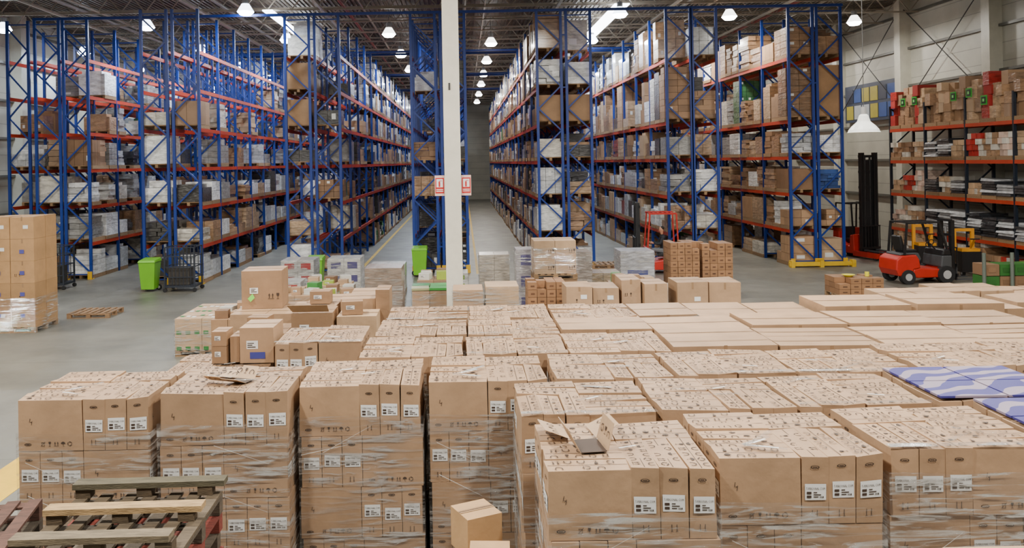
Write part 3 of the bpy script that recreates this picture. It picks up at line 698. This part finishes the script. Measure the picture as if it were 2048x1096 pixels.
# added glowing strips, standing in for bright streaks on the lit roof
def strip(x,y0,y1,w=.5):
    m=bpy.data.materials.get('roof_streak_glow') or simple('roof_streak_glow',(0.9,.95,1),.5,emit=12)
    single('roof_glow_strip',m,x-w/2,x+w/2,y0,y1,10.4,10.45)
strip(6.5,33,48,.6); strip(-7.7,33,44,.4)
# white column with signs
e=empty('white_column',(-.22,18.3,0)); mb=MB()
CC=L(213,208,193)
mb.box(-.18,.18,-.18,-.155,0,11.3,P_,CC); mb.box(-.18,.18,.155,.18,0,11.3,P_,CC); mb.box(-.16,.16,-.155,.155,0,11.3,P_,L(203,199,186))
mb.box(-.3,.3,-.3,.3,0,.03,P_,L(150,150,150)); mb.box(-.06,-.02,-.2,-.18,5.8,5.95,P_,L(60,60,60))
mb.obj('post',e)
def sign(x0,x1,z0,z1,y):
    m=MB(); RED=L(190,40,40); m.box(x0,x1,y,y+.012,z0,z1,P_,L(225,185,175))
    f=[(x0,y,z0),(x1,y,z0),(x1,y,z1),(x0,y,z1)]; w=x1-x0;h=z1-z0
    stamp(m,f,[rect(0,1,0,1)],.012,h*.12,h*.76,P_,RED,sx=w-.024,off=.003)
    stamp(m,f,[rect(0,1,0,1)],.035,h*.42,h*.4,B_,sx=w-.07,off=.005)
    stamp(m,f,[rect(.3,.6,0,.75),rect(.4,.5,.75,.9),rect(.5,.9,.82,.9)],.045,h*.44,h*.34,P_,RED,sx=w-.09,off=.007)
    stamp(m,f,[rect(0,1,0,.3),rect(0,1,.6,.9)],.03,h*.2,h*.14,B_,sx=w-.06,off=.005)
    m.obj('extinguisher_sign',e)
sign(-.4,-.185,3.47,3.92,-.1); sign(.185,.4,3.47,3.92,-.1)
# hanging bell lamp (unlit)
def bell(x,y,z,r,zt,name='hanging_bell_lamp'):
    e=empty(name,(x,y,z)); m=MB()
    prof=[(.2,1.1),(.3,1.0),(.42,.6),(.75,.3),(.95,.05),(1,-.1),(1.05,-.14)]
    for a,b in zip(prof[:-1],prof[1:]): m.cyl((0,0,a[1]*r),(0,0,b[1]*r),a[0]*r,S_,L(215,218,215),18,b[0]*r,caps=False)
    m.cyl((0,0,1.1*r),(0,0,1.6*r),.16*r,P_,L(140,140,140),10); m.cyl((0,0,1.6*r),(0,0,zt-z),.006,P_,L(60,60,60),5)
    m.obj('reflector',e); return e
bell(6.82,14.0,4.62,.25,11.4)
# high-bay lamps: acrylic refractor glows, bright lens below
EM=simple('lamp_glow',(1,.97,.92),.5,emit=40); EMC=simple('lamp_glow_cool',(.8,.9,1),.5,emit=60)
RF=simple('acrylic_refractor',(1,.96,.9),.4,emit=5); RFC=simple('acrylic_refractor_cool',(.75,.86,1),.4,emit=8)
def lampmesh():
    m=MB(); m.cyl((0,0,.0),(0,0,.3),.32,3,L(200,200,200),14,.14); m.cyl((0,0,.3),(0,0,.5),.12,2,L(120,120,120),10); m.cyl((0,0,.5),(0,0,1.3),.012,2,L(80,80,80),5)
    m.cyl((0,0,-.12),(0,0,.0),.2,5,(1,1,1),14,.31)
    return m
lm=lampmesh()
def mk(em,rf):
    return lm.mesh('high_bay_lamp',[CARD,WRAP,PAINT,rf,PLAST,em])
LW,LC=mk(EM,RF),mk(EMC,RFC)
def lamp(x,y,z,pw,col,me,size=.5):
    o=put(me,'high_bay_lamp',None,(x,y,z))
    l=bpy.data.lights.new('lamp_light','AREA'); l.shape='DISK'; l.size=size; l.energy=pw; l.color=col
    lo=bpy.data.objects.new('lamp_light',l); scene.collection.objects.link(lo); lo.parent=o; lo.location=(0,0,-.14)
warm=(1,.95,.86); cool=(.76,.87,1)
for x,y0,c,me in ((-12.9,34,cool,LC),(-8.05,31,cool,LC),(-3.2,37,cool,LW),(1.5,40.5,warm,LW),(6.4,33,cool,LC),(11.1,34,warm,LW),(-18.8,34,cool,LC),(17.2,36,warm,LW)):
    y=y0
    while y<88: lamp(x,y,10.0,360,c,me); y+=7.2 if y<60 else 9
for x in (-14,-5,4,13):
    for y in (3,12,21): lamp(x,y,10.4,(1250 if y<20 else 600),warm,LW,.6)
# ---------------------------------------------------------------- vehicles
def wheel(m,x,y,z,r,w,hub=L(170,170,170)):
    m.cyl((x,y-w/2,z),(x,y+w/2,z),r,T_,(0,0,0),20); m.cyl((x,y-w/2-.01,z),(x,y+w/2+.01,z),r*.5,P_,hub,14)
RED=L(180,38,26); BLK=L(26,26,28); GRY=L(70,72,75)
def forklift(x,y,rz,name='forklift',body=RED,sc=1):
    e=empty(name,(x,y,0),rz); e.scale=(sc,sc,sc); m=MB()
    m.extr([(-1.1,.28),(-1.2,.5),(-1.17,.85),(-1.0,.98),(-.45,1.0),(-.35,.85),(-.3,.55),(-.55,.5),(-.6,.28)],-.52,.52,P_,body)
    m.extr([(-.6,.25),(-.55,.5),(-.3,.55),(.15,.5),(.5,.5),(.7,.95),(.85,.95),(.85,.2),(-.4,.2)],-.5,.5,P_,body)
    m.extr([(-1.0,.98),(-.95,1.06),(-.3,1.06),(-.2,.85),(-.35,.6),(-.45,1.0)],-.42,.42,P_,GRY)
    m.extr([(.5,.95),(.55,1.14),(.78,1.17),(.86,.95)],-.5,.5,P_,BLK); m.extr([(.45,.55),(.5,.95),(.86,.95),(.86,.5)],-.51,.51,P_,GRY)
    m.obj('chassis',e,bevel=.04)
    m=MB()
    m.box(-.75,-.25,-.25,.25,1.06,1.16,S_,BLK); m.extr([(-.8,1.12),(-.9,1.62),(-.8,1.66),(-.66,1.14)],-.24,.24,S_,BLK); m.obj('seat',e,bevel=.03)
    m=MB()
    for yy in (-.46,.46):
        m.tube((.78,yy,.95),(.42,yy,2.1),.06,P_,BLK); m.tube((-.85,yy,1.0),(-.75,yy,2.1),.06,P_,BLK); m.tube((-.78,yy,2.1),(.45,yy,2.1),.06,P_,BLK)
    for k in range(8): xx=-.75+k*.165; m.tube((xx,-.46,2.11),(xx,.46,2.11),.035,P_,BLK)
    m.obj('overhead_guard',e)
    m=MB()
    for yy in (-.33,-.24,.24,.33): m.box(.95,1.07,yy-.035,yy+.035,.1,2.15,P_,BLK)
    for zz in (.3,1.0,1.6,2.1): m.box(.93,1.0,-.36,.36,zz,zz+.08,P_,BLK)
    m.cyl((1.0,0,.2),(1.0,0,1.9),.04,P_,L(120,120,120),10)
    for zz in (.2,.55): m.box(1.08,1.13,-.45,.45,zz,zz+.1,P_,BLK)
    for k in range(6): yy=-.42+k*.168; m.box(1.08,1.11,yy-.015,yy+.015,.6,1.2,P_,BLK)
    m.box(1.08,1.11,-.45,.45,1.18,1.22,P_,BLK)
    for yy in (-.3,.3): m.box(1.12,1.16,yy-.06,yy+.06,.08,.65,P_,GRY); m.box(1.12,2.0,yy-.06,yy+.06,.06,.1,P_,GRY)
    m.obj('mast_and_forks',e)
    m=MB()
    for yy in (-.47,.47): wheel(m,.62,yy,.3,.3,.22); wheel(m,-.78,yy,.25,.25,.2)
    m.obj('wheels',e)
    m=MB(); m.tube((.6,0,1.1),(.42,0,1.32),.04,P_,BLK)
    for k in range(14):
        a=2*math.pi*k/14;b=2*math.pi*(k+1)/14; f=lambda t:(.4+.09*math.cos(t),.17*math.sin(t),1.34+.12*math.cos(t)); m.tube(f(a),f(b),.025,P_,BLK)
    m.obj('steering_wheel',e)
    return e
forklift(15.0,27.2,.1,sc=.94)
def reach_truck(x,y,rz,mast=4.2,name='reach_truck',mastcol=BLK,body=RED,gh=2.2,guard=None):
    guard=guard or body
    e=empty(name,(x,y,0),rz); m=MB()
    m.extr([(-.95,.15),(-1.0,.4),(-.95,1.05),(-.6,1.15),(-.55,.55),(.05,.45),(.1,.9),(.3,.95),(.35,.15)],-.55,.55,P_,body); m.obj('chassis',e,bevel=.03)
    m=MB()
    for yy in (-.5,.5):
        m.box(.3,1.7,yy-.07,yy+.07,.08,.28,P_,body); wheel(m,1.55,yy,.14,.14,.1); m.tube((.25,yy,.9),(.15,yy,gh),.05,P_,guard); m.tube((-.85,yy,1.0),(-.8,yy,gh),.05,P_,guard); m.tube((-.8,yy,gh),(.2,yy,gh),.06,P_,guard)
    for k in range(6): xx=-.7+k*.17; m.tube((xx,-.5,gh),(xx,.5,gh),.03,P_,guard)
    wheel(m,-.6,0,.17,.17,.2); m.obj('guard_and_legs',e)
    m=MB()
    for yy in (-.36,-.26,.26,.36): m.box(.5,.64,yy-.04,yy+.04,.1,mast,P_,mastcol)
    n=int(mast/.7)
    for k in range(n+1): zz=.3+k*(mast-.5)/n; m.box(.48,.56,-.4,.4,zz,zz+.1,P_,mastcol)
    m.cyl((.52,-.12,.2),(.52,-.12,mast-.2),.045,P_,mastcol,8); m.cyl((.52,.12,.2),(.52,.12,mast-.2),.045,P_,mastcol,8)
    m.box(.52,.55,-.3,.3,.4,mast-.3,P_,BLK)
    for k in range(7): yy=-.42+k*.14; m.box(.66,.69,yy-.015,yy+.015,.4,1.3,P_,mastcol)
    m.box(.66,.7,-.44,.44,1.28,1.33,P_,mastcol); m.box(.66,.7,-.44,.44,.35,.45,P_,mastcol)
    for yy in (-.28,.28): m.box(.68,1.7,yy-.06,yy+.06,.3,.35,P_,GRY)
    m.obj('mast',e)
    m=MB(); m.box(-.6,-.15,-.25,.25,.6,.72,S_,BLK); m.box(-.68,-.56,-.24,.24,.7,1.2,S_,BLK); m.obj('seat',e,bevel=.02)
    return e
reach_truck(16.5,34.4,-1.35,4.3,guard=BLK)
reach_truck(7.0,30.6,math.pi-.1,2.6)
# ---------------------------------------------------------------- operator (seated)
def skinchain(name,verts,edges,rad,mat,parent,root=0,sub=2):
    me=bpy.data.meshes.new(name); me.from_pydata(verts,edges,[]); me.materials.append(mat)
    o=bpy.data.objects.new(name,me); scene.collection.objects.link(o); o.parent=parent
    s=o.modifiers.new('skin','SKIN'); s.use_smooth_shade=True
    for i,v in enumerate(me.skin_vertices[0].data): v.radius=rad[i] if isinstance(rad[i],tuple) else (rad[i],rad[i]); v.use_root=(i==root)
    u=o.modifiers.new('sub','SUBSURF'); u.levels=sub; u.render_levels=sub
    return o
pe=empty('forklift_operator',(0,0,0))
pe.matrix_world=Matrix.Translation((7.0,30.6,0))@Matrix.Rotation(math.pi-.1,4,'Z')@Matrix.Translation((-.36,0,.0))
DARKC=simple('work_jacket',L(34,36,42),.85,bump=.2); TROU=simple('work_trousers',L(100,102,106),.85,bump=.2); HAIR=simple('hair',L(35,28,22),.8)
skinchain('jacket',[(0,0,.8),(-.02,0,1.0),(-.02,0,1.2),(0,0,1.32),(.02,0,1.4),(0,.19,1.3),(.12,.25,1.07),(.34,.17,1.08),(0,-.19,1.3),(.12,-.25,1.07),(.34,-.17,1.1)],
 [(0,1),(1,2),(2,3),(3,4),(3,5),(5,6),(6,7),(3,8),(8,9),(9,10)],[(.15,.12),(.15,.12),(.17,.12),(.13,.1),.06,.07,.055,.042,.07,.055,.042],DARKC,pe)
skinchain('trousers',[(0,0,.8),(0,.1,.8),(.42,.13,.84),(.5,.13,.45),(0,-.1,.8),(.42,-.13,.84),(.5,-.13,.45)],[(0,1),(1,2),(2,3),(0,4),(4,5),(5,6)],[(.14,.11),.095,.07,.05,.095,.07,.05],TROU,pe)
for s in (-1,1):
    skinchain('shoe',[(.5,.13*s,.46),(.52,.13*s,.4),(.64,.13*s,.39)],[(0,1),(1,2)],[.05,.045,.035],RUBBER,pe)
    h=.17*s; fv=[(.34,h,1.09),(.38,h,1.1),(.42,h,1.11)]; fe=[(0,1),(1,2)]; fr=[.028,.035,.03]
    skinchain('palm',fv,fe,fr,SKIN,pe)
    for k in range(4):
        yy=h+(-.027+k*.018); ln=(.9,1,.95,.75)[k]
        skinchain('finger',[(.42,yy,1.115),(.42+.035*ln,yy,1.12),(.42+.05*ln,yy,1.095),(.42+.035*ln,yy,1.075)],[(0,1),(1,2),(2,3)],[.009,.009,.008,.007],SKIN,pe,sub=1)
    skinchain('thumb',[(.37,h-.03*s,1.1),(.41,h-.045*s,1.095),(.44,h-.035*s,1.08)],[(0,1),(1,2)],[.012,.01,.008],SKIN,pe,sub=1)
skinchain('head',[(.02,0,1.38),(.03,0,1.46),(.05,0,1.53),(.04,0,1.62),(.03,0,1.68),(.12,0,1.545),(.145,0,1.54)],[(0,1),(1,2),(2,3),(3,4),(2,5),(5,6)],[.055,.052,(.075,.085),(.085,.095),(.06,.07),.03,.014],SKIN,pe)
skinchain('hair',[(-.01,0,1.56),(0,0,1.65),(.04,0,1.71)],[(0,1),(1,2)],[(.075,.07),(.09,.085),(.07,.05)],HAIR,pe)
for s in (-1,1):
    m=MB(); m.cyl((.128,.032*s,1.6),(.136,.032*s,1.6),.01,T_,(0,0,0),8); m.obj('eye',pe)
    m=MB(); m.cyl((.04,.088*s,1.57),(.04,.102*s,1.57),.028,0,L(190,135,105),10); put(m.mesh('ear',[SKIN]),'ear',pe)
# yellow stacker, green crates, bins, cart
YO=L(215,148,30)
def handtruck(x,y,rz):
    e=empty('yellow_pallet_stacker',(x,y,0),rz); m=MB()
    for yy in (-.3,.3): m.box(-.05,.05,yy-.05,yy+.05,.08,1.6,P_,YO); m.box(0,1.1,yy-.07,yy+.07,.1,.17,P_,YO); wheel(m,.95,yy,.08,.08,.1)
    for z in (.3,.8,1.5): m.box(-.04,.04,-.3,.3,z,z+.1,P_,YO)
    m.box(-.55,-.08,-.32,.32,.15,.85,P_,BLK); m.box(-.5,-.08,-.3,.3,.85,.95,P_,YO)
    m.tube((-.4,0,.9),(-.75,0,1.3),.05,P_,YO); m.tube((-.75,-.15,1.3),(-.75,.15,1.3),.04,P_,BLK); wheel(m,-.35,.2,.1,.1,.08); wheel(m,-.35,-.2,.1,.1,.08)
    m.obj('frame',e)
handtruck(17.3,28.6,1.5); handtruck(17.5,25.3,2.6); handtruck(17.0,30.6,1.4)
mb=MB(); rr=random.Random(3)
for i in range(4):
    for k in range(3):
        c=rr.choice([L(60,125,40),L(45,100,40),L(90,150,50),PAL[3]]); x=14.9+i*.42; mb.box(x,x+.4,23.6,24.2,k*.34+.0,k*.34+.32,C_ if c==PAL[3] else S_,c); mb.box(x+.08,x+.3,23.59,23.6,k*.34+.1,k*.34+.22,P_,jc(c,.4,rr))
for x in (14.8,15.6,16.6): mb.cyl((x,23.5,0),(x,23.5,1.35),.05,P_,L(90,98,90),10)
mb.obj('green_crate_stack')
def bin_(x,y,col=L(110,180,35)):
    e=empty('lime_wheeled_bin',(x,y,0)); m=MB(); m.hexa([(-.22,-.25,.08),(.22,-.25,.08),(.22,.2,.08),(-.22,.2,.08),(-.28,-.32,1.0),(.28,-.32,1.0),(.28,.3,1.0),(-.28,.3,1.0)],S_,col)
    m.hexa([(-.3,-.35,1.0),(.3,-.35,1.0),(.3,.33,1.0),(-.3,.33,1.0),(-.27,-.3,1.07),(.27,-.3,1.07),(.27,.3,1.12),(-.27,.3,1.12)],S_,jc(col,.1)); m.tube((-.25,.36,1.02),(.25,.36,1.02),.04,S_,BLK)
    wheel(m,-.22,.22,.1,.1,.06); wheel(m,.22,.22,.1,.1,.06); m.obj('body',e,bevel=.015)
for a in ((-10.75,28.2),(-5.05,28),(-1.65,30.6)): bin_(*a)
def cagecart(x,y):
    e=empty('wire_cage_cart',(x,y,0)); m=MB(); K=L(40,45,55)
    m.box(0,1.0,0,.8,.15,.22,P_,K)
    for a in (0,1): 
        for b in (0,.8): m.tube((a,b,.15),(a,b,1.5),.05,P_,K); m.cyl((a,b-.03,.07),(a,b+.03,.07),.07,T_,K,10)
    for z in (.5,.85,1.2,1.5):
        for b in (0,.8): m.tube((0,b,z),(1,b,z),.03,P_,K)
        for a in (0,1): m.tube((a,0,z),(a,.8,z),.03,P_,K)
    for k in range(1,8): m.tube((k*.125,0,.2),(k*.125,0,1.5),.018,P_,K); m.tube((k*.125,.8,.2),(k*.125,.8,1.5),.018,P_,K)
    m.box(.1,.8,.1,.7,.23,.8,C_,L(60,56,52)); m.obj('cage',e)
cagecart(-10.1,27.8); cagecart(-15.0,28.8)
# notice board on right wall
mb=MB(); mb.box(20.38,20.44,38.5,43.8,5.9,7.8,P_,L(50,60,78))
for i in range(6):
    for k in range(2): mb.box(20.36,20.38,38.7+i*.84,38.7+i*.84+.72,6.05+k*.85,6.05+k*.85+.7,P_,R.choice([L(45,75,135),L(165,172,178),L(60,95,150),L(160,150,60),L(45,52,70)]))
mb.obj('notice_board')
# ---------------------------------------------------------------- world + camera
w=bpy.data.worlds.new('World'); scene.world=w; w.use_nodes=True
w.node_tree.nodes['Background'].inputs[0].default_value=(1,.96,.9,1); w.node_tree.nodes['Background'].inputs[1].default_value=.25
cam=bpy.data.cameras.new('camera'); co=bpy.data.objects.new('camera',cam); scene.collection.objects.link(co)
cam.sensor_width=36; cam.lens=1650/2048*36; cam.shift_x=.0483; cam.shift_y=-.109; cam.clip_end=300
co.matrix_world=Matrix.Translation((0,0,4.2))@Matrix.Rotation(math.pi/2,4,'X')@Matrix.Rotation(-.018,4,'Z')
scene.camera=co
